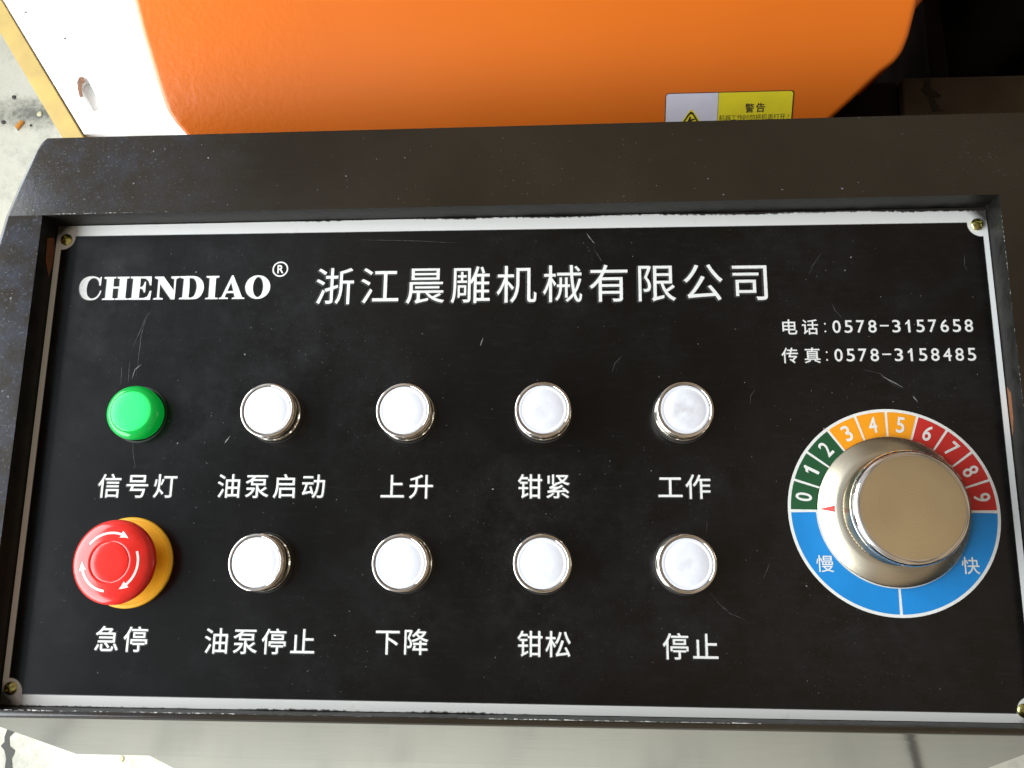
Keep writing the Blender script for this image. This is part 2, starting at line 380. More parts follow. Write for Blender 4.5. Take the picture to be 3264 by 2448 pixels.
# ---- sheet-metal housing: recess, sloping rim, steep front apron, tapering body
RZ = 15.0
inner = [(-254.0, 129.0), (-254.2, -128.2), (254.2, -126.8), (253.4, 131.4)]        # TL, BL, BR, TR of the opening
def rim_z(x, y): return 15.0 - 7.0 * max(0.0, (y - 129.0 - (x + 254.0) * 2.4 / 507.0) / 49.0)   # flat at the front, one plane sloping back behind the recess
outer = [(-264.0, 178.6), (-267.5, 172.0), (-272.5, 148.0), (-275.8, 128.9), (-285.0, 70.0), (-285.0, -80.0), (-279.0, -105.0), (-258.5, -131.0),
         (259.5, -129.5), (281.0, -104.0), (300.0, -70.0), (304.0, 70.0), (302.5, 131.5), (298.0, 176.0), (292.0, 180.6)]
def housing():
    bm = bmesh.new()
    def P(x, y, z): return bm.verts.new(Vector((x, y, z)) * S)
    it = [P(x, y, RZ) for x, y in inner]; ib = [P(x, y, -1.2) for x, y in inner]
    ot = [P(x, y, rim_z(x, y)) for x, y in outer]
    for i in range(4): bm.faces.new((it[i], it[(i + 1) % 4], ib[(i + 1) % 4], ib[i])).material_index = 1
    bm.faces.new((ib[0], ib[1], ib[2], ib[3])).material_index = 1
    TL, BL, BR, TR = it
    o = ot
    for q in ((TL, o[0], o[1]), (TL, o[1], o[2]), (TL, o[2], o[3]), (TL, o[3], o[4], BL), (BL, o[4], o[5]), (BL, o[5], o[6]), (BL, o[6], o[7]),
              (BL, o[7], o[8], BR), (BR, o[8], o[9]), (BR, o[9], o[10]), (BR, o[10], o[11], TR), (TR, o[11], o[12]), (TR, o[12], o[13]), (TR, o[13], o[14]), (TR, o[14], o[0], TL)):
        bm.faces.new(q)
    k = 1 / math.tan(math.radians(72))
    def lower(z, xl, xr, yb):
        out = []
        for x, y in outer:
            fy = -131.0 - (15 - z) * k
            if y < -120: out.append((xl if x < 0 else xr, fy, z))
            else: out.append((max(xl - 4, min(xr + 4, x * 0.965)), min(yb, y), z))
        return out
    l1 = [P(*p) for p in lower(-110, -270, 262, 160)]
    n = len(outer)
    for i in range(n):
        j = (i + 1) % n
        bm.faces.new((ot[i], ot[j], l1[j], l1[i]))
    bm.faces.new(list(reversed(l1)))
    bmesh.ops.recalc_face_normals(bm, faces=bm.faces)
    # round every fold of the sheet metal
    oset = set(ot)
    rimE = [e for e in bm.edges if e.verts[0] in oset and e.verts[1] in oset and min(v.co.x for v in e.verts) < -0.2585 and max(v.co.y for v in e.verts) < 0.1795]
    bmesh.ops.bevel(bm, geom=rimE, offset=4.5 * S, segments=6, profile=0.5, affect='EDGES', clamp_overlap=True, material=0)
    sharp = [e for e in bm.edges if len(e.link_faces) == 2 and e.calc_face_angle(0) > math.radians(14) and min(v.co.z for v in e.verts) > -0.0005]
    bmesh.ops.bevel(bm, geom=sharp, offset=2.0 * S, segments=5, profile=0.6, affect='EDGES', clamp_overlap=True, material=0)
    me = bpy.data.meshes.new('housing'); bm.to_mesh(me); bm.free(); return me
hs = housing(); hs.materials.append(M['frame']); hs.materials.append(M['recess'])
link('housing', hs, None, console, smooth=35)
for p_ in hs.polygons:
    if p_.area > 2e-3 or p_.normal.z > 0.985: p_.use_smooth = False
# pedestal that carries the console: same front slope, stepped in at the sides
k72 = 1 / math.tan(math.radians(72))
def fy(z): return -131.0 - (15 - z) * k72
ped = []
for z, xl, xr in ((-110.2, -223.8, 214), (-167, -232.5, 222), (-330, -232, 222), (-1000, -215, 205)):
    f = fy(z) if z > -331 else fy(-330) + 60
    ped += [(xl, f, z), (xr, f, z), (xr, 150, z), (xl, 150, z)]
F = [(0, 1, 2, 3)]
for a in range(3):
    for i in range(4):
        j = (i + 1) % 4; F.append((a * 4 + i, a * 4 + j, a * 4 + 4 + j, a * 4 + 4 + i))
link('pedestal', mesh('pedestal', ped, F), M['frame'], console, smooth=20)
# primer showing through on the left wall of the recess
link('primer_patch', mesh('primer_patch', [(-253.75, 121, 2.0), (-253.75, 114, .6), (-253.8, 104, .8), (-253.8, 98, 3), (-253.75, 106, 7.5), (-253.75, 118, 8.5)], [(0, 1, 2, 3, 4, 5)]), M['rust'], console)
link('primer_patch', mesh('primer_patch', [(253.7, 34, .8), (253.7, 20, .6), (253.7, 8, 1.4), (253.7, 18, 4), (253.7, 30, 4)], [(4, 3, 2, 1, 0)]), M['rust'], console)
# reflected highlight lines along the folds, painted as pale broken strips
def edge_glints(name, a, b, w, z, seed, amount):
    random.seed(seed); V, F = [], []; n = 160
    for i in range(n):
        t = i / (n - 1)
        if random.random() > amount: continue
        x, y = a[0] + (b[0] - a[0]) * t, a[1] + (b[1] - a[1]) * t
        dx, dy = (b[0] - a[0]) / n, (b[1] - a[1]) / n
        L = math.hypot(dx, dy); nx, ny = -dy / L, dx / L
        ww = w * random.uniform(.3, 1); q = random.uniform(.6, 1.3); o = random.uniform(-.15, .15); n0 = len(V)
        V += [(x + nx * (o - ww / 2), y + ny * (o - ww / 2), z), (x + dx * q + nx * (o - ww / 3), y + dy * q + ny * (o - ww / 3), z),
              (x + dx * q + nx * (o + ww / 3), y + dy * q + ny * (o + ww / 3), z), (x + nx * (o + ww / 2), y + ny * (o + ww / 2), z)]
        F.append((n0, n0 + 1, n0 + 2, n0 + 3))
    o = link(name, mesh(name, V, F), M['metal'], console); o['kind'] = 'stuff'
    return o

edge_glints('edge_glint', (-253.5, -128.0), (120, -127.2), 0.9, 14.72, 5, 0.93)
edge_glints('edge_glint', (253.65, 129.5), (254.35, -60), 0.8, 14.85, 8, 0.99)
edge_glints('edge_glint', (-251, 129.6), (-60, 130.2), 0.35, 14.93, 6, 0.6)
random.seed(21); V, F = [], []
for i in range(330):
    if random.random() < .55: x, y = -262 + abs(random.gauss(0, 45)), random.uniform(134, 175)
    elif random.random() < .5: x, y = random.uniform(-255, 262), random.uniform(133, 177)
    else: x, y = random.uniform(-276, -258), random.uniform(-60, 150)
    if x < -274 + max(0, (y - 123) * .2) or x > 262: continue
    sz = random.uniform(.10, .24) * (2.4 if random.random() < .06 else 1); n0 = len(V); a = random.uniform(0, 6); e = random.uniform(.6, 2.0); m = random.choice((4, 5, 6))
    for j in range(m):
        t = 2 * PI * j / m; px, py = math.cos(t) * sz * e * random.uniform(.6, 1.1), math.sin(t) * sz * random.uniform(.6, 1.1)
        X, Y = x + px * math.cos(a) - py * math.sin(a), y + px * math.sin(a) + py * math.cos(a); V.append((X, Y, rim_z(X, Y) + .12))
    F.append(tuple(range(n0, n0 + m)))
o = link('paint_fleck', mesh('paint_fleck', V, F), simple('pale_paint_fleck', (0.19, 0.2, 0.21), 0.7).m, console); o['kind'] = 'stuff'
# ---- engraved plate
plate = link('nameplate', prism('nameplate', [(-253.6, -127.9), (253.7, -126.6), (253.0, 130.9), (-253.6, 128.6)], -1.1, -0.10), M['metal'], console)
plate['label'] = 'silver bordered black plate with white Chinese lettering'
W2, H2, rs = 250.0, 122.1, 7.4
def black_outline(grow=0.0):
    w, h, r = W2 + grow, H2 + grow, rs - grow
    P = []
    for sx, sy, a0 in ((1, 1, 180), (-1, 1, 270), (-1, -1, 0), (1, -1, 90)):
        cx, cy = sx * (W2 - 0.9 + .6), sy * (H2 - 0.4)
        # concave quarter bite: walk from the horizontal edge to the vertical edge
        pts = arc(cx, cy, r, 0, 360, 180)
        ins = [p for p in pts[:-1] if abs(p[0]) < w and abs(p[1]) < h]
        ins.sort(key=lambda p: math.atan2((p[1] - cy) * -sy, (p[0] - cx) * -sx))
        end_h = (cx - sx * math.sqrt(max(0, r * r - (sy * h - cy) ** 2)), sy * h)
        end_v = (sx * w, cy - sy * math.sqrt(max(0, r * r - (sx * w - cx) ** 2)))
        run = [end_h] + ins + [end_v]
        if abs(ins[0][1] - end_h[1]) > abs(ins[-1][1] - end_h[1]): run = [end_h] + ins[::-1] + [end_v]
        if sx * sy > 0: run = run[::-1]
        P.append(run)
    # order: TR (v->h), TL (h->v), BL (v->h), BR (h->v)
    return P[0] + P[1] + P[2] + P[3]
link('black_field', prism('black_field', black_outline(), -0.06, 0.0), M['black'], plate)
link('ghost_border', prism('ghost_border', black_outline(0.45), -0.09, -0.075), M['ghost'], plate)

ZT, ZG = 0.06, 0.03
def ghost_of(items, dx, dy): return [(c, x + dx, y + dy, em, b + 0.028 if not f else b + .04, f, a) for c, x, y, em, b, f, a in items]
def lettering(items, label, ghost=(0.12, -0.12)):
    o = link('lettering', glyphs_mesh('lettering', items, ZT), M['print'], plate); o['label'] = label
    g = link('print_halo', glyphs_mesh('print_halo', ghost_of(items, *ghost), ZG), M['ghost'], plate)
    return o
def row(text, x0, y0, x1, y1, em, bold):
    n = len(text); return [(c, x0 + (x1 - x0) * i / max(1, n - 1), y0 + (y1 - y0) * i / max(1, n - 1), em, bold, None, 0) for i, c in enumerate(text)]
lettering(row('浙江晨雕机械有限公司', -93.15, 91.4, 129.1, 91.3, 22.4, 0.001), 'large white company name in Chinese characters', (-0.45, -0.3))
for text, x0, y0, x1, y1 in (('信号灯', -208.02, -17.3, -177.94, -17.3), ('油泵启动', -143.66, -17.2, -98.94, -17.1), ('上升', -57.42, -17.2, -42.49, -17.1),
        ('钳紧', 13.53, -16.8, 27.69, -16.7), ('工作', 84.46, -16.8, 98.34, -16.7), ('急停', -201.18, -94.9, -186.17, -94.9), ('油泵停止', -144.07, -95.1, -99.93, -94.9),
        ('下降', -57.06, -94.2, -42.88, -94.1), ('钳松', 13.96, -94.2, 27.85, -94.2), ('停止', 85.06, -94.4, 99.32, -94.4)):
    lettering(row(text, x0, y0, x1, y1, 13.3, 0.006), 'white caption ' + text, random.choice(((-.2, -.15), (.2, -.15))))
def phone(cjk, cx, colon, digits, d0, d1, y):
    it = [(c, x, y, 8.8, 0.008, None, 0) for c, x in zip(cjk, cx)]
    it += [('.', colon, y - 2.5, 1, 0.0, (.9, .9), 0), ('.', colon, y + 1.6, 1, 0.0, (.9, .9), 0)]
    for i, c in enumerate(digits):
        x = d0 + (d1 - d0) * i / (len(digits) - 1)
        if c == '-': it.append((c, x, y + .3, 1, 0.0, (4.4, .75), 0))
        elif c == '1': it.append((c, x - .3, y, 1, 0.0, (2.3, 6.7), 0))
        else: it.append((c, x, y, 1, 0.009, (4.0, 6.6), 0))
    return it
lettering(phone('电话', (147.76, 158.49), 166.17, '0578-3157658', 171.98, 238.41, 66.3), 'white telephone number line', (.15, -.15))
lettering(phone('传真', (147.5, 158.8), 166.12, '0578-3158485', 172.02, 238.46, 51.1), 'white fax number line', (.15, -.15))

LOGO = {
    'C': [(-224.78, 98.27), (-224.93, 93.23), (-225.64, 93.24), (-226.23, 95.5), (-227.59, 97.18), (-229.22, 97.68), (-230.76, 97.22), (-232.1, 95.57), (-232.76, 92.62), (-232.64, 89.95), (-231.9, 87.58), (-230.28, 86.09), (-228.5, 85.9), (-226.69, 86.94), (-225.34, 88.98), (-225.03, 90.4), (-224.26, 90.27), (-224.92, 87.8), (-226.45, 85.76), (-228.98, 84.9), (-231.91, 85.05), (-234.69, 86.43), (-236.46, 89.11), (-237.09, 92.07), (-236.73, 95.03), (-235.06, 97.39), (-232.55, 98.55), (-229.63, 98.69), (-227.52, 98.19), (-225.8, 97.4), (-225.48, 98.28)],
    'H': [(-223.25, 98.2), (-216.59, 98.23), (-216.5, 97.4), (-217.76, 97.12), (-217.62, 92.56), (-214.24, 92.58), (-214.42, 97.08), (-215.74, 97.39), (-215.83, 98.22), (-208.94, 98.25), (-208.85, 97.36), (-210.28, 97.08), (-210.18, 85.87), (-208.7, 85.62), (-208.69, 84.92), (-216.0, 84.94), (-216.02, 85.7), (-214.54, 85.92), (-214.48, 91.46), (-217.74, 91.44), (-217.62, 85.96), (-216.26, 85.71), (-216.24, 84.94), (-223.33, 84.96), (-223.3, 85.72), (-221.7, 86.0), (-221.71, 96.93), (-223.15, 97.24)],
    'E': [(-208.24, 98.25), (-196.31, 98.21), (-196.1, 93.07), (-196.8, 93.08), (-197.93, 95.75), (-199.69, 97.07), (-202.49, 97.17), (-202.45, 92.14), (-201.26, 92.36), (-200.37, 93.42), (-199.97, 95.18), (-199.27, 95.17), (-199.24, 88.99), (-199.88, 88.99), (-200.55, 90.47), (-201.43, 91.19), (-202.48, 91.2), (-202.52, 85.79), (-200.03, 85.77), (-197.79, 86.62), (-196.56, 89.95), (-195.74, 89.95), (-196.06, 84.78), (-208.46, 84.92), (-208.48, 85.68), (-206.71, 85.95), (-206.65, 96.92), (-208.15, 97.35)],
    'N': [(-194.44, 98.07), (-189.45, 98.07), (-183.09, 89.98), (-183.27, 96.46), (-185.06, 97.07), (-185.16, 98.07), (-180.47, 98.13), (-180.46, 97.31), (-182.25, 96.62), (-182.22, 84.87), (-184.35, 84.89), (-191.26, 93.9), (-190.97, 85.96), (-188.85, 85.53), (-188.84, 84.82), (-194.33, 84.88), (-194.28, 85.59), (-192.24, 85.97), (-192.3, 96.39), (-194.36, 97.24)],
    'D': [(-180.18, 98.13), (-173.13, 98.16), (-169.9, 97.47), (-167.41, 95.26), (-166.28, 92.13), (-166.59, 88.91), (-168.35, 86.01), (-171.41, 84.87), (-179.75, 84.9), (-179.7, 85.66), (-177.94, 85.94), (-177.9, 96.57), (-180.11, 97.3)],
    'D_hole': [(-173.9, 96.99), (-172.12, 96.5), (-170.8, 94.54), (-170.29, 91.88), (-170.61, 88.96), (-171.56, 86.63), (-173.21, 85.71), (-174.49, 85.96), (-174.39, 91.34), (-174.76, 96.94)],
    'I': [(-165.22, 98.06), (-158.03, 98.09), (-158.01, 97.14), (-159.77, 96.81), (-159.67, 85.68), (-157.99, 85.43), (-157.99, 84.73), (-164.98, 84.74), (-164.98, 85.5), (-163.23, 85.72), (-163.33, 96.74), (-165.15, 97.23)],
    'A': [(-150.12, 98.34), (-144.36, 85.63), (-143.14, 85.38), (-143.09, 84.68), (-150.05, 84.7), (-150.05, 85.46), (-148.47, 85.67), (-149.23, 88.13), (-153.34, 88.06), (-154.18, 85.74), (-152.28, 85.48), (-152.28, 84.72), (-157.37, 84.78), (-157.37, 85.48), (-156.02, 85.76), (-150.97, 98.23)],
    'A_hole': [(-151.07, 94.3), (-149.54, 89.3), (-152.86, 89.22)],
    'O': [(-129.1, 91.29), (-129.24, 92.61), (-129.65, 93.89), (-130.3, 95.07), (-131.18, 96.11), (-132.24, 96.97), (-133.45, 97.61), (-134.77, 98.02), (-136.13, 98.16), (-137.49, 98.05), (-138.8, 97.68), (-140.0, 97.06), (-141.04, 96.23), (-141.9, 95.21), (-142.53, 94.04), (-142.9, 92.77), (-143.02, 91.45), (-142.87, 90.12), (-142.45, 88.85), (-141.79, 87.67), (-140.91, 86.64), (-139.84, 85.79), (-138.63, 85.15), (-137.33, 84.75), (-135.97, 84.61), (-134.62, 84.72), (-133.32, 85.09), (-132.13, 85.7), (-131.08, 86.53), (-130.23, 87.54), (-129.6, 88.7), (-129.22, 89.97)],
    'O_hole': [(-133.03, 91.33), (-133.09, 92.45), (-133.27, 93.53), (-133.54, 94.52), (-133.91, 95.4), (-134.35, 96.12), (-134.85, 96.65), (-135.39, 96.99), (-135.95, 97.1), (-136.5, 97.0), (-137.04, 96.68), (-137.52, 96.16), (-137.95, 95.45), (-138.29, 94.58), (-138.54, 93.59), (-138.69, 92.52), (-138.73, 91.4), (-138.66, 90.28), (-138.49, 89.21), (-138.21, 88.21), (-137.85, 87.34), (-137.41, 86.63), (-136.91, 86.1), (-136.37, 85.77), (-135.81, 85.65), (-135.26, 85.76), (-134.73, 86.07), (-134.24, 86.6), (-133.82, 87.3), (-133.47, 88.16), (-133.22, 89.15), (-133.07, 90.22)],
}
V, F = [], []
for name in 'CHENDIAO':
    pass
bmL = None
def logo(z, grow=0.0, dx=0.0, dy=0.0):
    V, F = [], []
    for nm, pts in LOGO.items():
        if nm.endswith('_hole'): continue
        holes = [LOGO[nm + '_hole']] if nm + '_hole' in LOGO else []
        me = prism('t', smooth_pts(nm, pts), z, z, [smooth_pts(nm, h) for h in holes])
        n0 = len(V); V += [(v.co.x / S + dx, v.co.y / S + dy, z) for v in me.vertices]; F += [tuple(n0 + i for i in p.vertices) for p in me.polygons]
        bpy.data.meshes.remove(me)
    me = mesh('brand_lettering', V, F)
    return me
def smooth_pts(nm, pts):
    """round the long curves of C, D and O with a Catmull-Rom pass, keep corners"""
    if nm not in ('C', 'D', 'O', 'D_hole', 'O_hole'): return pts
    n = len(pts); out = []
    for i in range(n):
        p0, p1, p2, p3 = pts[i - 1], pts[i], pts[(i + 1) % n], pts[(i + 2) % n]
        def ang(a, b, c):
            u, v = Vector((b[0] - a[0], b[1] - a[1])), Vector((c[0] - b[0], c[1] - b[1]))
            return u.angle(v, 0)
        c1 = ang(p0, p1, p2) > .75; c2 = ang(p1, p2, p3) > .75
        q0 = p1 if c1 else p0; q3 = p2 if c2 else p3
        for t in (0, .25, .5, .75):
            f = lambda a, b, c, d: .5 * (2 * b + (c - a) * t + (2 * a - 5 * b + 4 * c - d) * t * t + (3 * b - a - 3 * c + d) * t ** 3)
            out.append((f(q0[0], p1[0], p2[0], p3[0] if not c2 else p2[0]), f(q0[1], p1[1], p2[1], p3[1] if not c2 else p2[1])))
    return out
o = link('lettering', logo(ZT), M['print'], plate); o['label'] = 'white serif CHENDIAO lettering'
link('print_halo', logo(ZG, dx=-.5, dy=-.3), M['ghost'], plate)
ring = prism('registered_mark', arc(-124.13, 101.48, 4.4, 0, 354, 60), ZT, ZT, [arc(-124.13, 101.48, 3.6, 0, 354, 60)])
link('registered_mark', ring, M['print'], plate)
link('registered_mark', glyphs_mesh('registered_mark', [('R', -124.0, 101.5, 1, 0.03, (3.2, 4.5), 0)], ZT), M['print'], plate)

# ---- printed speed scale round the knob
DX, DY = 193.4, -28.4
def sector(name, r0, r1, a0, a1, z, mat, parent):
    n = max(4, int(abs(a1 - a0) / 2.5))
    A, B = arc(DX, DY, r1, a0, a1, n), arc(DX, DY, r0, a0, a1, n)
    V = [(x, y, z) for x, y in A + B]; F = [(i, i + 1, n + 2 + i, n + 1 + i) for i in range(n)]
    me = mesh(name, V, F)
    if me.polygons[0].normal.z < 0: me.flip_normals()
    return link(name, me, mat, parent)
disc = link('dial_ring', prism('dial_ring', arc(DX, DY, 51.2, 0, 357.5, 143), 0.005, 0.02), M['print'], plate)
disc['label'] = 'white ringed round speed scale'
g = 1.1
for i in range(10):
    a1, a0 = 180 - 18 * i, 180 - 18 * (i + 1); h = math.degrees(g / 2 / 44)
    m = M['green_print'] if i < 3 else M['amber_print'] if i < 6 else M['red_print']
    sector('scale_segment', 35.0, 49.7, a0 + h, a1 - h, 0.045, m, plate)
    a = math.radians((a0 + a1) / 2)
    link('scale_number', glyphs_mesh('scale_number', [(str(i), DX + 43.6 * math.cos(a), DY + 43.6 * math.sin(a), 1, 0.019, (3.8 if i != 1 else 2.6, 7.9), a - PI / 2)], 0.075), M['print'], plate)
for a0, a1 in ((181.0, 269.2), (270.8, 359.0)): sector('scale_segment', 37.5, 49.7, a0, a1, 0.045, M['blue_print'], plate)
for c, x, y in (('慢', 158.7, -54.2), ('快', 228.0, -54.5)):
    link('scale_character', glyphs_mesh('scale_character', [(c, x, y, 8.8, 0.004, None, 0)], 0.075), M['print'], plate)

# ---- scratches and scuffs on the plate
scr = [[(-194.04, 80.62), (-197.32, 73.54), (-199.08, 64.73), (-199.17, 55.09), (-199.62, 39.49)], [(-196.5, 78), (-200.2, 66), (-203, 58)],
       [(-208.33, 48.18), (-207.6, 36.94)], [(-204.0, 50), (-203.6, 38)], [(-198.0, 6.39), (-196.73, -1.94), (-194.88, -7.73)], [(47.19, 110.51), (51.7, 102.94)],
       [(61.68, 51.7), (57.56, 47.53), (55.87, 42.11)], [(-83.71, 117.86), (-54.27, 116.96), (-24.2, 115.15)], [(166.92, 106.91), (162.08, 100.04), (159.34, 94.47)],
       [(170.4, 78.96), (171.74, 75.14), (175.04, 70.89)], [(183.01, 43.44), (192.21, 41.35), (198.72, 35.21), (203.17, 32.76)], [(129.07, 33.44), (126.54, 29.77), (125.92, 24.89)],
       [(101.73, -67.62), (106.05, -73.54), (111.88, -78.66), (119.27, -81.52), (119.32, -83.73)], [(132.24, -53.8), (130.54, -57.58), (128.47, -61.35)], [(102.17, -33.4), (101.54, -40.34)],
       [(239.84, 104.99), (239.2, 99), (240.6, 95.58)]]
o = link('scratch', strip('scratch', scr, 0.34, 0.085), M['scratch'], plate); o['kind'] = 'stuff'
bright = [[(-197.44, 48.12), (-200.66, 45.54), (-201.87, 40.36)], [(-145.19, 9.31), (-147.82, 5.16)], [(43.33, 119.91), (45.15, 116.76), (47.64, 113.61)], [(-11.81, 61.79), (-13.15, 57.45)], [(207.53, 29.51), (209.58, 26.29)], [(192.5, 40.2), (203.2, 33.9)]]
o = link('scratch', strip('scratch', bright, 0.6, 0.09), simple('bright_scratch', (0.2, 0.2, 0.19), 0.5).m, plate); o['kind'] = 'stuff'
# chips of paint, dust flakes
random.seed(3); V, F = [], []
for i in range(290):
    if random.random() < .6: x, y = random.uniform(-246, 246), random.uniform(-118, 118)
    else:
        cx, cy = random.choice(((-225, -60), (-110, 60), (-120, -40), (-30, 30), (140, 30), (190, 34), (-190, -20), (60, 0), (-60, -20), (-225, 90)))
        x, y = random.gauss(cx, 18), random.gauss(cy, 14)
    if abs(x) > 246 or abs(y) > 118: continue
    s = random.uniform(.08, .22) * (3.0 if random.random() < .05 else 1); n = random.choice((4, 5, 6)); n0 = len(V); a = random.uniform(0, 6); e = random.uniform(.5, 2.2)
    for j in range(n):
        t = 2 * PI * j / n; px, py = math.cos(t) * s * e * random.uniform(.6, 1.1), math.sin(t) * s * random.uniform(.6, 1.1)
        V.append((x + px * math.cos(a) - py * math.sin(a), y + px * math.sin(a) + py * math.cos(a), .095))
    F.append(tuple(range(n0, n0 + n)))
o = link('dust_fleck', mesh('dust_fleck', V, F), simple('dust_fleck_grey', (0.22, 0.22, 0.21), 0.8).m, plate); o['kind'] = 'stuff'

# ---- screws
def screw_mesh():
    V, F = [], []; N, rings = 48, 14
    V.append((0, 0, 1.0)); prev = None
    for j in range(1, rings + 1):
        r = 3.25 * j / rings; z = 1.9 * math.sqrt(max(0, 1 - (r / 3.45) ** 2))
        cur = []
        for i in range(N):
            a = 2 * PI * i / N; x, y = r * math.cos(a), r * math.sin(a)
            zz = z - 1.0 * (1 if (min(abs(x), abs(y)) < 0.42 and r < 2.1) else 0)
            cur.append(len(V)); V.append((x, y, zz))
        for i in range(N):
            i2 = (i + 1) % N
            F.append((0, cur[i], cur[i2]) if prev is None else (prev[i], cur[i], cur[i2], prev[i2]))
        prev = cur
    base = []
    for i in range(N):
        a = 2 * PI * i / N; base.append(len(V)); V.append((3.25 * math.cos(a), 3.25 * math.sin(a), -.05))
    for i in range(N): F.append((prev[i], base[i], base[(i + 1) % N], prev[(i + 1) % N]))
    return mesh('screw', V, F)
sm = screw_mesh(); first = True
for x, y, a in ((-247.7, 120.4, .3), (247.7, 121.2, .7), (-248.7, -119.7, .5), (246.0, -121.1, .1)):
    link('screw', sm, M['brass'], console, (x, y, 0.0), 28 if first else None, (0.03, 0.02, a)); first = False

# ---- white push buttons
teeth = lambda i, j, r: r - (0.42 if (i // 1) % 2 and j in (1, 2) else 0)
bezel_me = lathe('push_button', [(14.2, 3.4), (13.5, 4.2), (13.2, 5.5), (13.3, 11.0), (13.9, 12.2), (14.1, 12.7), (14.1, 13.6), (13.85, 13.95), (13.6, 14.05), (12.85, 14.05), (12.65, 13.9), (12.6, 11.5), (12.6, 11.0)])
knurl_me = lathe('knurled_ring', [(14.3, 0), (14.75, 0.4), (14.75, 2.9), (14.3, 3.5), (13.2, 3.5)], 176, teeth)
cap_me = lathe('cap', [(12.4, 11.2), (12.4, 13.2), (12.25, 13.6), (11.9, 13.75), (11.2, 13.75), (10.8, 13.62), (10.4, 13.62), (10.1, 13.72), (5, 13.8), (0, 13.8)])
gap_me = lathe('gap_ring', [(12.65, 11.6), (12.0, 11.6)])
flange_me = lathe('gasket', [(15.2, 0.0), (15.2, .35), (14.3, .35)])
done = False
for x, y, cap, txt in ((-121.4, 20.4, 'cap', 'upper row second from left, above 油泵启动'), (-50.5, 20.3, 'cap', 'upper row, above 上升'), (20.3, 20.6, 'cap_mid', 'upper row, above 钳紧'), (91.3, 20.3, 'cap_dirty', 'upper row, above 工作, with a grey thumbed cap'),
                       (-121.7, -56.3, 'cap', 'lower row, above 油泵停止'), (-49.5, -55.8, 'cap', 'lower row, above 下降'), (20.3, -55.5, 'cap_mid', 'lower row, above 钳松'), (90.2, -55.1, 'cap_mid', 'lower row, above 停止')):
    tilt = (random.uniform(-.012, .012), random.uniform(-.012, .012), random.uniform(0, 3))
    b = link('push_button', bezel_me, M['chrome'], console, (x, y, 0.1), None if done else 35, tilt)
    b['label'] = 'white push button in a chrome bezel, ' + txt
    link('knurled_ring', knurl_me, M['chrome_d'], b, smooth=None if done else 15)
    link('gasket', flange_me, M['groove'], b)
    link('gap_ring', gap_me, M['groove'], b)
    cm = cap_me if cap == 'cap' else cap_me.copy()
    cm.materials.clear() if cm is not cap_me else None
    link('cap', cm, M[cap], b, smooth=30 if cm is not cap_me or not done else None)
    done = True

# ---- green signal lamp
lamp = link('indicator_lamp', lathe('indicator_lamp', [(13.4, 0), (13.4, 3.2), (14.1, 3.6), (14.35, 5.0), (14.35, 6.6), (13.9, 8.3), (12.9, 9.6), (11.4, 10.4), (10.6, 10.6), (10.45, 10.5)]), M['lens'], console, (-195.4, 20.6, 0.1), 60)
lamp['label'] = 'round green signal lamp, glowing'
link('lamp_face', lathe('lamp_face', [(10.5, 10.5), (10.3, 10.7), (9.8, 10.8), (5, 10.9), (0, 10.95)]), M['lit'], lamp, smooth=40)
link('gasket', flange_me, M['groove'], lamp)

# ---- emergency stop
es = link('emergency_stop_button', lathe('emergency_stop_button', [(12, 1.4), (12, 9.5), (17.0, 10.4), (19.6, 11.6), (20.6, 13.2), (20.95, 15.0), (20.75, 16.6), (20.0, 17.9), (18.4, 18.9), (16.2, 19.6), (13.5, 20.1), (11.2, 20.5), (10.5, 20.62), (10.15, 20.45), (9.8, 20.3), (9.45, 20.5), (9.1, 20.6), (6, 20.72), (0, 20.78)], 128), M['red'], console, (-193.2, -56.8, 0.1), 50)
es['label'] = 'red mushroom emergency stop button with white arrows on a yellow disc'
link('yellow_collar', lathe('yellow_collar', [(23.1, 0), (23.1, 1.1), (22.7, 1.6), (21.4, 1.9), (21.0, 1.5), (20.6, 1.4), (14, 1.4), (13.2, 2.0), (13.0, 4.5), (11.9, 4.6)]), M['yellow'], es, smooth=30)
prof = [(9.5, 20.5), (11.2, 20.5), (13.5, 20.1), (16.2, 19.6), (18.4, 18.9)]
def hz(r):
    for (r0, z0), (r1, z1) in zip(prof, prof[1:]):
        if r <= r1: return z0 + (z1 - z0) * (r - r0) / (r1 - r0)
    return 18.9
def arrow(a_start, a_tip):
    V, F = [], []; n = 22; head = 17
    L = [(a_start + (a_tip + head - a_start) * i / n, 0.56) for i in range(n + 1)] + [(a_tip + head - (head * i / 7), 1.75 * (1 - i / 7) + .02) for i in range(8)]
    for a, w in L:
        for t in (-1, -.5, 0, .5, 1):
            r = 14.2 + w * t; V.append((r * math.cos(math.radians(a)), r * math.sin(math.radians(a)), hz(r) + .07))
    for i in range(len(L) - 1):
        for t in range(4): q = i * 5 + t; F.append((q, q + 5, q + 6, q + 1))
    me = mesh('arrow', V, F)
    if me.polygons[0].normal.z < 0: me.flip_normals()
    return me
for a0, a1 in ((143, 55), (22, -66), (-97, -180)): link('arrow', arrow(a0, a1), M['print'], es, smooth=30)

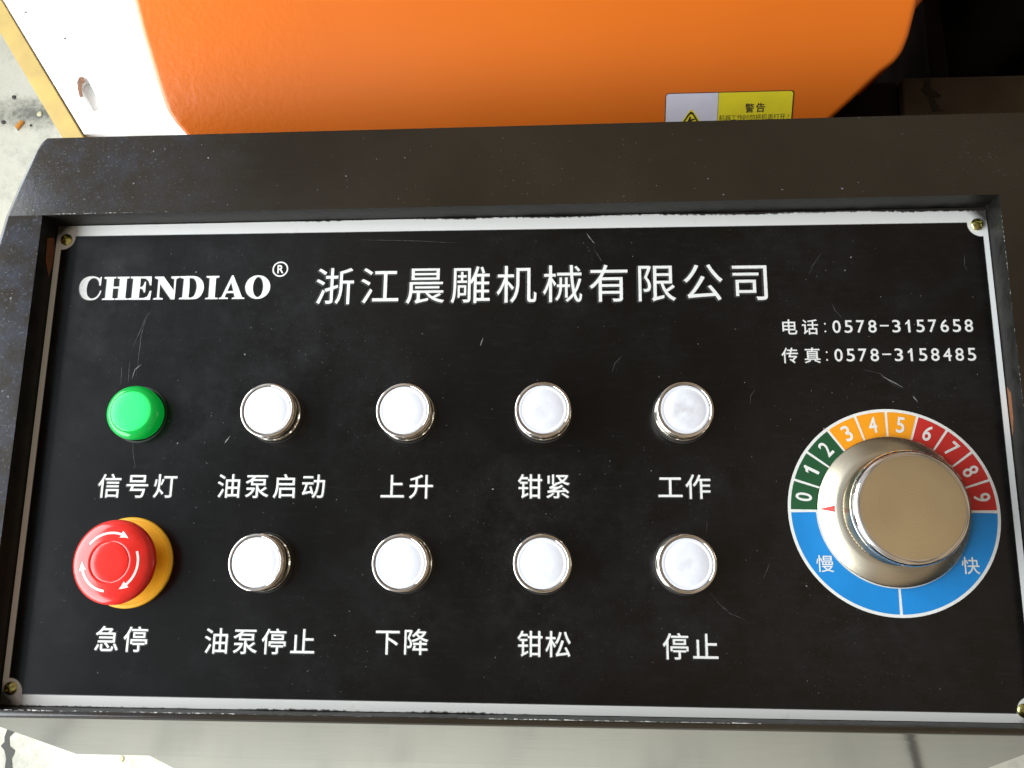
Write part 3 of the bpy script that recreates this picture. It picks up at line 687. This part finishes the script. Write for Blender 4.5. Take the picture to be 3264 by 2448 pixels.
# ---- speed knob
knob = link('speed_knob', lathe('speed_knob', [(26.9, 20.2), (27.2, 21.2), (27.0, 23.0), (26.4, 24.6), (25.3, 25.7), (24.3, 26.15), (23.6, 26.2), (16, 26.2), (0, 26.2)], 160), M['knob'], console, (DX, DY, 0.1), 30)
knob['label'] = 'large satin metal rotary speed knob'
link('skirt', lathe('skirt', [(36.9, 0.6), (36.95, 1.6), (36.5, 2.1), (30, 6.2), (27.6, 7.8), (26.6, 8.0)], 160), M['skirt'], knob, smooth=30)
kn = lambda i, j, r: r + (0.26 if (i + j) % 2 else -0.26)
link('knurled_grip', lathe('knurled_grip', [(26.5, 7.6)] + [(26.6, 8.0 + 12.0 * j / 16) for j in range(17)] + [(26.6, 20.3)], 180, kn), M['knurl'], knob, smooth=12)
link('rim', lathe('rim', [(26.8, 20.3), (27.35, 21.2), (27.25, 23.0), (26.6, 24.8), (25.5, 25.9), (24.3, 26.32), (24.0, 26.3)], 160), M['chrome'], knob, smooth=60)
pv = []
for r, w in ((36.9, .1), (33.5, .9), (30.2, 1.65)): pv += [(-r, -w, 0), (-r, w, 0)]
def sk(r): return 2.1 + (36.5 - r) / 6.5 * 4.1 + .35 if r < 36.5 else 2.1
pv = [(x + 0, y, sk(-x)) for x, y, z in pv]
pm = mesh('pointer', pv, [(0, 2, 3, 1), (2, 4, 5, 3)])
if pm.polygons[0].normal.z < 0: pm.flip_normals()
link('pointer', pm, M['red_print'], knob, rot=(0, 0, math.radians(-1.0)))

# =================================================================== orange machine cover behind the console
LB = [(185, -170), (198, -194), (207.3, -205.6), (213.3, -211.4), (220.4, -216), (228.9, -218.1), (237.3, -219.8), (246.8, -221.7), (258.8, -224.4), (274.6, -227.0), (300, -229.5), (420, -234)]
RB = [(185, 158), (198, 177), (208, 190.6), (215.9, 200.5), (222.7, 208.6), (229.4, 216.5), (234.6, 224.7), (239.2, 227.9), (245.9, 230.3), (254.8, 232.0), (262.2, 233.4), (300, 238), (420, 246)]
ZP = [(150, -85), (190, -55), (240, -22), (300, 8), (380, 35), (500, 60)]
def lerp(T, v):
    for (a, b), (c, d) in zip(T, T[1:]):
        if v <= c: return b + (d - b) * (v - a) / (c - a)
    return T[-1][1]
def zf(y):
    # smooth the profile knots above the straight lower part
    if y < 226: return lerp(ZP, y)
    w = 14.0; return sum(lerp(ZP, y + d) for d in (-w, -w / 2, 0, w / 2, w)) / 5 + (0.0 if y > 254 else 0)
cover = thing('machine_cover', 'glossy orange painted sheet metal machine cover rising behind the console', 'machine cover', (0, 300, -20))
OFF = Vector((0, 300, -20))
def cover_mesh():
    V, F = [], []; ys = [185 + (420 - 185) * (i / 90) ** 1.15 for i in range(91)]; nx = 72; Rr = 2.5
    for y in ys:
        a, b = lerp(LB, y), lerp(RB, y)
        for i in range(nx + 1):
            t = i / nx; t = .5 - .5 * math.cos(PI * t); x = a + (b - a) * t
            d = min(x - a, b - x); z = zf(y) - 5.0 * (2 * t - 1) ** 2 * 0
            if d < Rr: z -= Rr - math.sqrt(max(0, Rr * Rr - (Rr - d) ** 2))
            V.append((x, y, z))
    n1 = nx + 1
    for j in range(len(ys) - 1):
        for i in range(nx): q = j * n1 + i; F.append((q, q + 1, q + n1 + 1, q + n1))
    # side walls and front lip turn down
    edge = [j * n1 for j in range(len(ys) - 1, -1, -1)] + list(range(1, nx + 1)) + [j * n1 + nx for j in range(1, len(ys))]
    low = []
    for e in edge:
        x, y, z = V[e]; low.append(len(V)); V.append((x * .84, y + (30 if z < -30 else 0), z - 150))
    for i in range(len(edge) - 1): F.append((edge[i], low[i], low[i + 1], edge[i + 1]))
    return mesh('shell', [Vector(v) - OFF for v in V], F)
link('shell', cover_mesh(), M['orange'], cover, smooth=60)
# warning sticker lying on the straight lower slope of the cover
sl = math.atan2(33, 50)
sy, sz = 221.2 - 300, zf(221.2) + 20
st = link('warning_sticker', prism('warning_sticker', [(0.6, -34), (75, -34), (75.6, -33.4), (75.6, -1.6), (75.2, -0.5), (74, 0), (1.8, 0), (0.6, -0.5), (0, -1.6), (0, -33.4)], 0, .12), M['ink'], cover, (91.7, sy, sz + .05), None, (sl, 0, 0))
st['label'] = 'white and yellow warning sticker with black Chinese text'
def rrect(x0, x1, y0, y1, r, corners):
    P = []
    for (cx, cy, a, on) in ((x1 - r, y1 - r, 0, corners[0]), (x0 + r, y1 - r, 90, corners[1]), (x0 + r, y0 + r, 180, corners[2]), (x1 - r, y0 + r, 270, corners[3])):
        if on: P += arc(cx, cy, r, a, a + 90, 6)
        else: P.append((cx + (r if a in (0, 270) else -r), cy + (r if a in (0, 90) else -r)))
    return P
link('white_field', prism('white_field', rrect(.5, 31.2, -33.5, -.45, 1.6, (0, 1, 1, 0)), .13, .16), M['label_white'], st)
link('yellow_field', prism('yellow_field', rrect(31.45, 75.0, -33.5, -.45, 1.6, (1, 0, 0, 1)), .13, .16), M['label_yellow'], st)
def tri(ax, ay, h, w, r, n=6):
    """upward triangle with rounded corners"""
    P = [(ax, ay), (ax - w, ay - h), (ax + w, ay - h)]; out = []
    for i in range(3):
        p, a, b = Vector(P[i]), Vector(P[i - 1]), Vector(P[(i + 1) % 3])
        u, v = (a - p).normalized(), (b - p).normalized()
        for k in range(n + 1):
            t = k / n; q = (p + u * r) * (1 - t) ** 2 + p * 2 * t * (1 - t) + (p + v * r) * t * t; out.append((q.x, q.y))
    return out
link('warning_triangle', prism('warning_triangle', tri(15.6, -8.6, 22.5, 15.3, 3.0), .17, .19), M['label_yellow'], st)
link('warning_triangle', prism('warning_triangle', tri(15.6, -9.7, 20.4, 13.6, 3.0), .20, .22, [tri(15.6, -11.3, 17.8, 11.7, 2.4)]), M['ink'], st)
link('warning_symbol', prism('warning_symbol', [(14.6, -13.9), (15.6, -13.6), (15.5, -15.3), (17.9, -14.9), (18.2, -15.6), (15.9, -16.4), (18.6, -20), (16, -20), (16.5, -26), (13, -21), (14.6, -20), (13.6, -16.8)], .20, .22), M['ink'], st)
link('lettering', glyphs_mesh('lettering', [('警', 50.1, -9.6, 5.6, .014, None, 0), ('告', 56.5, -9.4, 5.6, .020, None, 0)], .19), M['ink'], st)
link('lettering', glyphs_mesh('lettering', [(c, 34.0 + 3.58 * i, -15.0 + .012 * i, 3.7, .0, None, 0) for i, c in enumerate('机器工作时勿将机盖打开')] + [('!', 73.1, -14.9, 1, 0, (.35, 2.6), 0)], .19), M['ink'], st)

# =================================================================== dark machine parts on the right
mf = thing('black_machine', 'dark grease-browned machine body behind the right end of the console', 'machine frame', (330, 250, -60))
def mbox(name, x0, x1, y0, y1, z0, z1, bev, mat):
    return box(name, x0 - 330, x1 - 330, y0 - 250, y1 - 250, z0 + 60, z1 + 60, bev, mat, mf)
rail = mbox('rail', 240, 560, 150, 242.5, -150, -60, 1.5, M['darkbrown'])
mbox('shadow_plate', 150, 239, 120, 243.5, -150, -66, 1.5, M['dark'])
mbox('bed', 150, 760, 244.5, 900, -330, -230, 3, M['dark'])
mbox('side_plate', 283, 296, 260, 640, -229.5, -120, 3, M['dark'])
me = lathe('drum', [(0, 60), (38, 60), (44, 56), (46, 50), (46, -120), (0, -120)], 64)
link('drum', me, M['dark'], mf, (347 - 330, 372 - 250, -60), 40)
mbox('bracket', 384, 470, 330, 470, -229.5, -170, 3, M['dark'])
link('gusset', prism('gusset', [(373.9 - 330, 367.1 - 250), (381.8 - 330, 366.9 - 250), (381.0 - 330, 356 - 250), (376.3 - 330, 355 - 250)], -141, -140), M['grey'], mf)
me = lathe('shaft_end', [(0, 14), (7, 14), (8, 13), (8, -60), (0, -60)], 40)
link('shaft_end', me, M['dark'], mf, (383 - 330, 345 - 250, -120), 40)
sm = [(253, 241), (258, 241.4), (256, 236), (263, 229), (258.5, 228), (260, 222), (264, 219), (256, 218.5), (255, 227), (251, 233)]
jag = []
random.seed(5)
for a_, b_ in zip(sm, sm[1:] + sm[:1]):
    for q in range(6): jag.append((a_[0] + (b_[0] - a_[0]) * q / 6 - 330 + random.uniform(-.8, .8), min(241.5, a_[1] + (b_[1] - a_[1]) * q / 6) - 250 + random.uniform(-.35, .35)))
link('paint_smear', prism('paint_smear', jag, .02, .06), worn('grease_smear', (0.013, 0.009, 0.005), 0.6, amt=0.4, scale=90, IOR=1.1), mf)
hg = link('mounting_lug', prism('mounting_lug', [(222, 272), (239, 275), (245, 282), (262, 304), (222, 304)], -70, -56), M['orange'], cover, tuple(-OFF), 30)
hg.location = Vector((0, -300, 20)) * S

# =================================================================== floor, board and bar on the left
def floor_mesh():
    V = []; F = []; n = 60
    for j in range(n + 1):
        for i in range(n + 1):
            x = -5000 + 10000 * i / n; y = -5000 + 10000 * j / n; V.append((x, y, -1000))
    for j in range(n):
        for i in range(n): q = j * (n + 1) + i; F.append((q, q + 1, q + n + 2, q + n + 1))
    return mesh('floor', V, F)
fl = link('floor', floor_mesh(), M['floor'], None); fl['kind'] = 'structure'
random.seed(11)
def crack(pts, w):
    V, F, P = [], [], []
    for a, b in zip(pts, pts[1:]):
        n = max(2, int(math.dist(a, b) / 14)); P += [(a[0] + (b[0] - a[0]) * i / n, a[1] + (b[1] - a[1]) * i / n) for i in range(n)]
    for i, p in enumerate(P):
        ww = w * random.uniform(.5, 1.3); o = random.uniform(-3, 3); V += [(p[0] + o - ww / 2, p[1], -999), (p[0] + o + ww / 2, p[1], -999)]
    F = [(2 * i, 2 * i + 1, 2 * i + 3, 2 * i + 2) for i in range(len(P) - 1)]
    me = mesh('floor_crack', V, F)
    if me.polygons[0].normal.z < 0: me.flip_normals()
    return me
for pts, w in (([(-850, -260), (-862, -315), (-866, -330), (-861, -342), (-855, -355), (-852, -385), (-842, -600), (-760, -950), (-660, -1350), (-600, -1800), (-560, -2600)], 14), ([(560, -400), (600, -900), (640, -1500), (660, -2800)], 16), ([(-1500, 300), (-1150, 420), (-1020, 640), (-1060, 900), (-1200, 1500)], 3)):
    o = link('floor_crack', crack(pts, w), M['crack'], fl)
for x, y, r, lab in ((-674, -351, 5, 'pale grit crumb on the floor just below the left end of the console front'), (-616, -349, 4.5, 'pale grit crumb on the floor beside the stepped edge of the pedestal'),
        (-946, 765, 5, 'pale grit crumb in the dark stain beside the ochre bar'), (-1014, 750, 4, 'grey grit crumb at the far left edge of the floor, left of the cigarette butt'),
        (-1000, 800, 4, 'grey grit crumb on the floor above the dark stain'), (-960, 742, 2.5, 'tiny grey grit crumb right of the cigarette butt')):
    bm = bmesh.new(); bmesh.ops.create_icosphere(bm, subdivisions=2, radius=r * S)
    for v in bm.verts: v.co *= random.uniform(.75, 1.15); v.co.z *= .5
    me = bpy.data.meshes.new('pebble'); bm.to_mesh(me); bm.free()
    o = link('pebble', me, M['tape'] if x > -700 or x == -946 else M['grey'], None, (x, y, -998.5))
    o['label'] = lab; o['category'] = 'pebble'; o['group'] = 'grit on the floor'
cb = thing('cigarette_butt', 'crushed cigarette butt with orange tip on the concrete floor', 'cigarette butt', (-980.5, 742.5, -996.0))
cb.rotation_euler = (0, 0, math.radians(55))
for nm, x0, x1, m in (('filter', -8, 9, M['butt_orange']), ('paper', -11, -8, M['butt_white'])):
    me = lathe(nm, [(0, x1), (3.4, x1), (3.9, x1 - .6), (3.9, x0 + .3), (0, x0)], 20)
    o = link(nm, me, m, cb, smooth=40, rot=(0, PI / 2, 0))
bar = thing('steel_bar', 'ochre painted flat steel bar along the left side of the white board', 'steel bar', (-560, 470, -400))
d = Vector((-490.6 + 603.6, 399.6 - 567.4)); L0 = d.length; ang = math.atan2(d.y, d.x); nrm = Vector((d.y, -d.x)).normalized()
def alongside(s, t, z): p = Vector((-603.6, 567.4)) + d.normalized() * s - nrm * -t; return (p.x, p.y, z)
def quadbox(name, s0, s1, t0, t1, z0, z1, mat, parent, off):
    bm = bmesh.new()
    vs = [bm.verts.new((Vector(alongside(s, t, z)) - Vector(off)) * S) for z in (z0, z1) for s, t in ((s0, t0), (s1, t0), (s1, t1), (s0, t1))]
    for f in ((0, 1, 2, 3), (4, 5, 6, 7), (0, 1, 5, 4), (1, 2, 6, 5), (2, 3, 7, 6), (3, 0, 4, 7)): bm.faces.new([vs[i] for i in f])
    bmesh.ops.recalc_face_normals(bm, faces=bm.faces); bmesh.ops.bevel(bm, geom=list(bm.edges), offset=.8 * S, segments=2, affect='EDGES')
    me = bpy.data.meshes.new(name); bm.to_mesh(me); bm.free(); return link(name, me, mat, parent, smooth=40)
quadbox('flat_bar', -350, 330, 0.4, 20.5, -425, -398, M['ochre'], bar, (-560, 470, -400))
board = thing('white_board', 'white laminated board with a slotted hand hole lying left of the orange cover', 'board', (-450, 480, -400))
bo = Vector((-450, 480, -400))
bp = [(-602.6, 566.0), (-770, 815), (-200, 860), (-200, 399.5), (-300, 399)] + [(-377.95, 400.5), (-397, 403.6), (-417.3, 405.0), (-436, 404.8), (-456.3, 403.9), (-474, 401.9), (-489.6, 400.0)]
sp = []
a, b = Vector((-498.5, 462)), Vector((-481, 433)); dd = (b - a).normalized(); nn = Vector((-dd.y, dd.x)); hw = 6.5
for i in range(13): t = PI / 2 + PI * i / 12; q = a + (nn * math.sin(t) + dd * math.cos(t)) * hw; sp.append((q.x, q.y))
for i in range(13): t = -PI / 2 + PI * i / 12; q = b + (nn * math.sin(t) + dd * math.cos(t)) * hw; sp.append((q.x, q.y))
link('panel', prism('panel', [(x - bo.x, y - bo.y) for x, y in bp], -14, 0, [[(x - bo.x, y - bo.y) for x, y in sp]]), M['whiteboard'], board)
link('shadow_gap', prism('shadow_gap', [(-505 - bo.x, 408 - bo.y), (-360 - bo.x, 408 - bo.y), (-360 - bo.x, 385 - bo.y), (-505 - bo.x, 385 - bo.y)], -40, -38), M['dark'], board)  # dark strip added to put shade into the gap below the board
link('backing_strip', prism('backing_strip', [(-530 - bo.x, 480 - bo.y), (-440 - bo.x, 480 - bo.y), (-440 - bo.x, 415 - bo.y), (-530 - bo.x, 415 - bo.y)], -22, -14.5), M['whiteboard'], board)
brown = [(-503.5, 468), (-499.5, 469.0), (-494.5, 463.0), (-498.5, 459), (-498.3, 453), (-495.5, 444.3), (-499.6, 444.0), (-503.2, 455)]
link('hand_hole_stain', prism('hand_hole_stain', [(x - bo.x, y - bo.y) for x, y in brown], .05, .12), M['brown'], board)
link('tape_patch', prism('tape_patch', [(x - bo.x, y - bo.y) for x, y in ((-487.5, 465.5), (-443.2, 468.5), (-420.5, 458.3), (-419.2, 445.7), (-471.8, 438.7))], .05, .15), M['tape'], board)
link('tape_patch', prism('tape_patch', [(x - bo.x, y - bo.y) for x, y in ((-560, 562), (-487, 562), (-487, 600), (-565, 600))], .05, .15), M['tape'], board)
for x, y in ((-574.2, 550.8), (-524.6, 516.5)): link('dark_speck', prism('dark_speck', arc(x - bo.x, y - bo.y, 1.5, 0, 300, 5), .05, .2), M['grey'], board)
lo = thing('white_tray', 'white curved tray edge just behind the console, below the board', 'tray', (-400, 360, -420))
link('tray_top', prism('tray_top', [(-520 + 400, 300 - 360), (-200 + 400, 300 - 360), (-200 + 400, 397 - 360), (-377 + 400, 397.0 - 360), (-397 + 400, 399.6 - 360), (-417 + 400, 400.6 - 360), (-456 + 400, 399.6 - 360), (-489 + 400, 396.4 - 360), (-520 + 400, 391 - 360)], -14, 6), M['whiteboard'], lo, smooth=30)
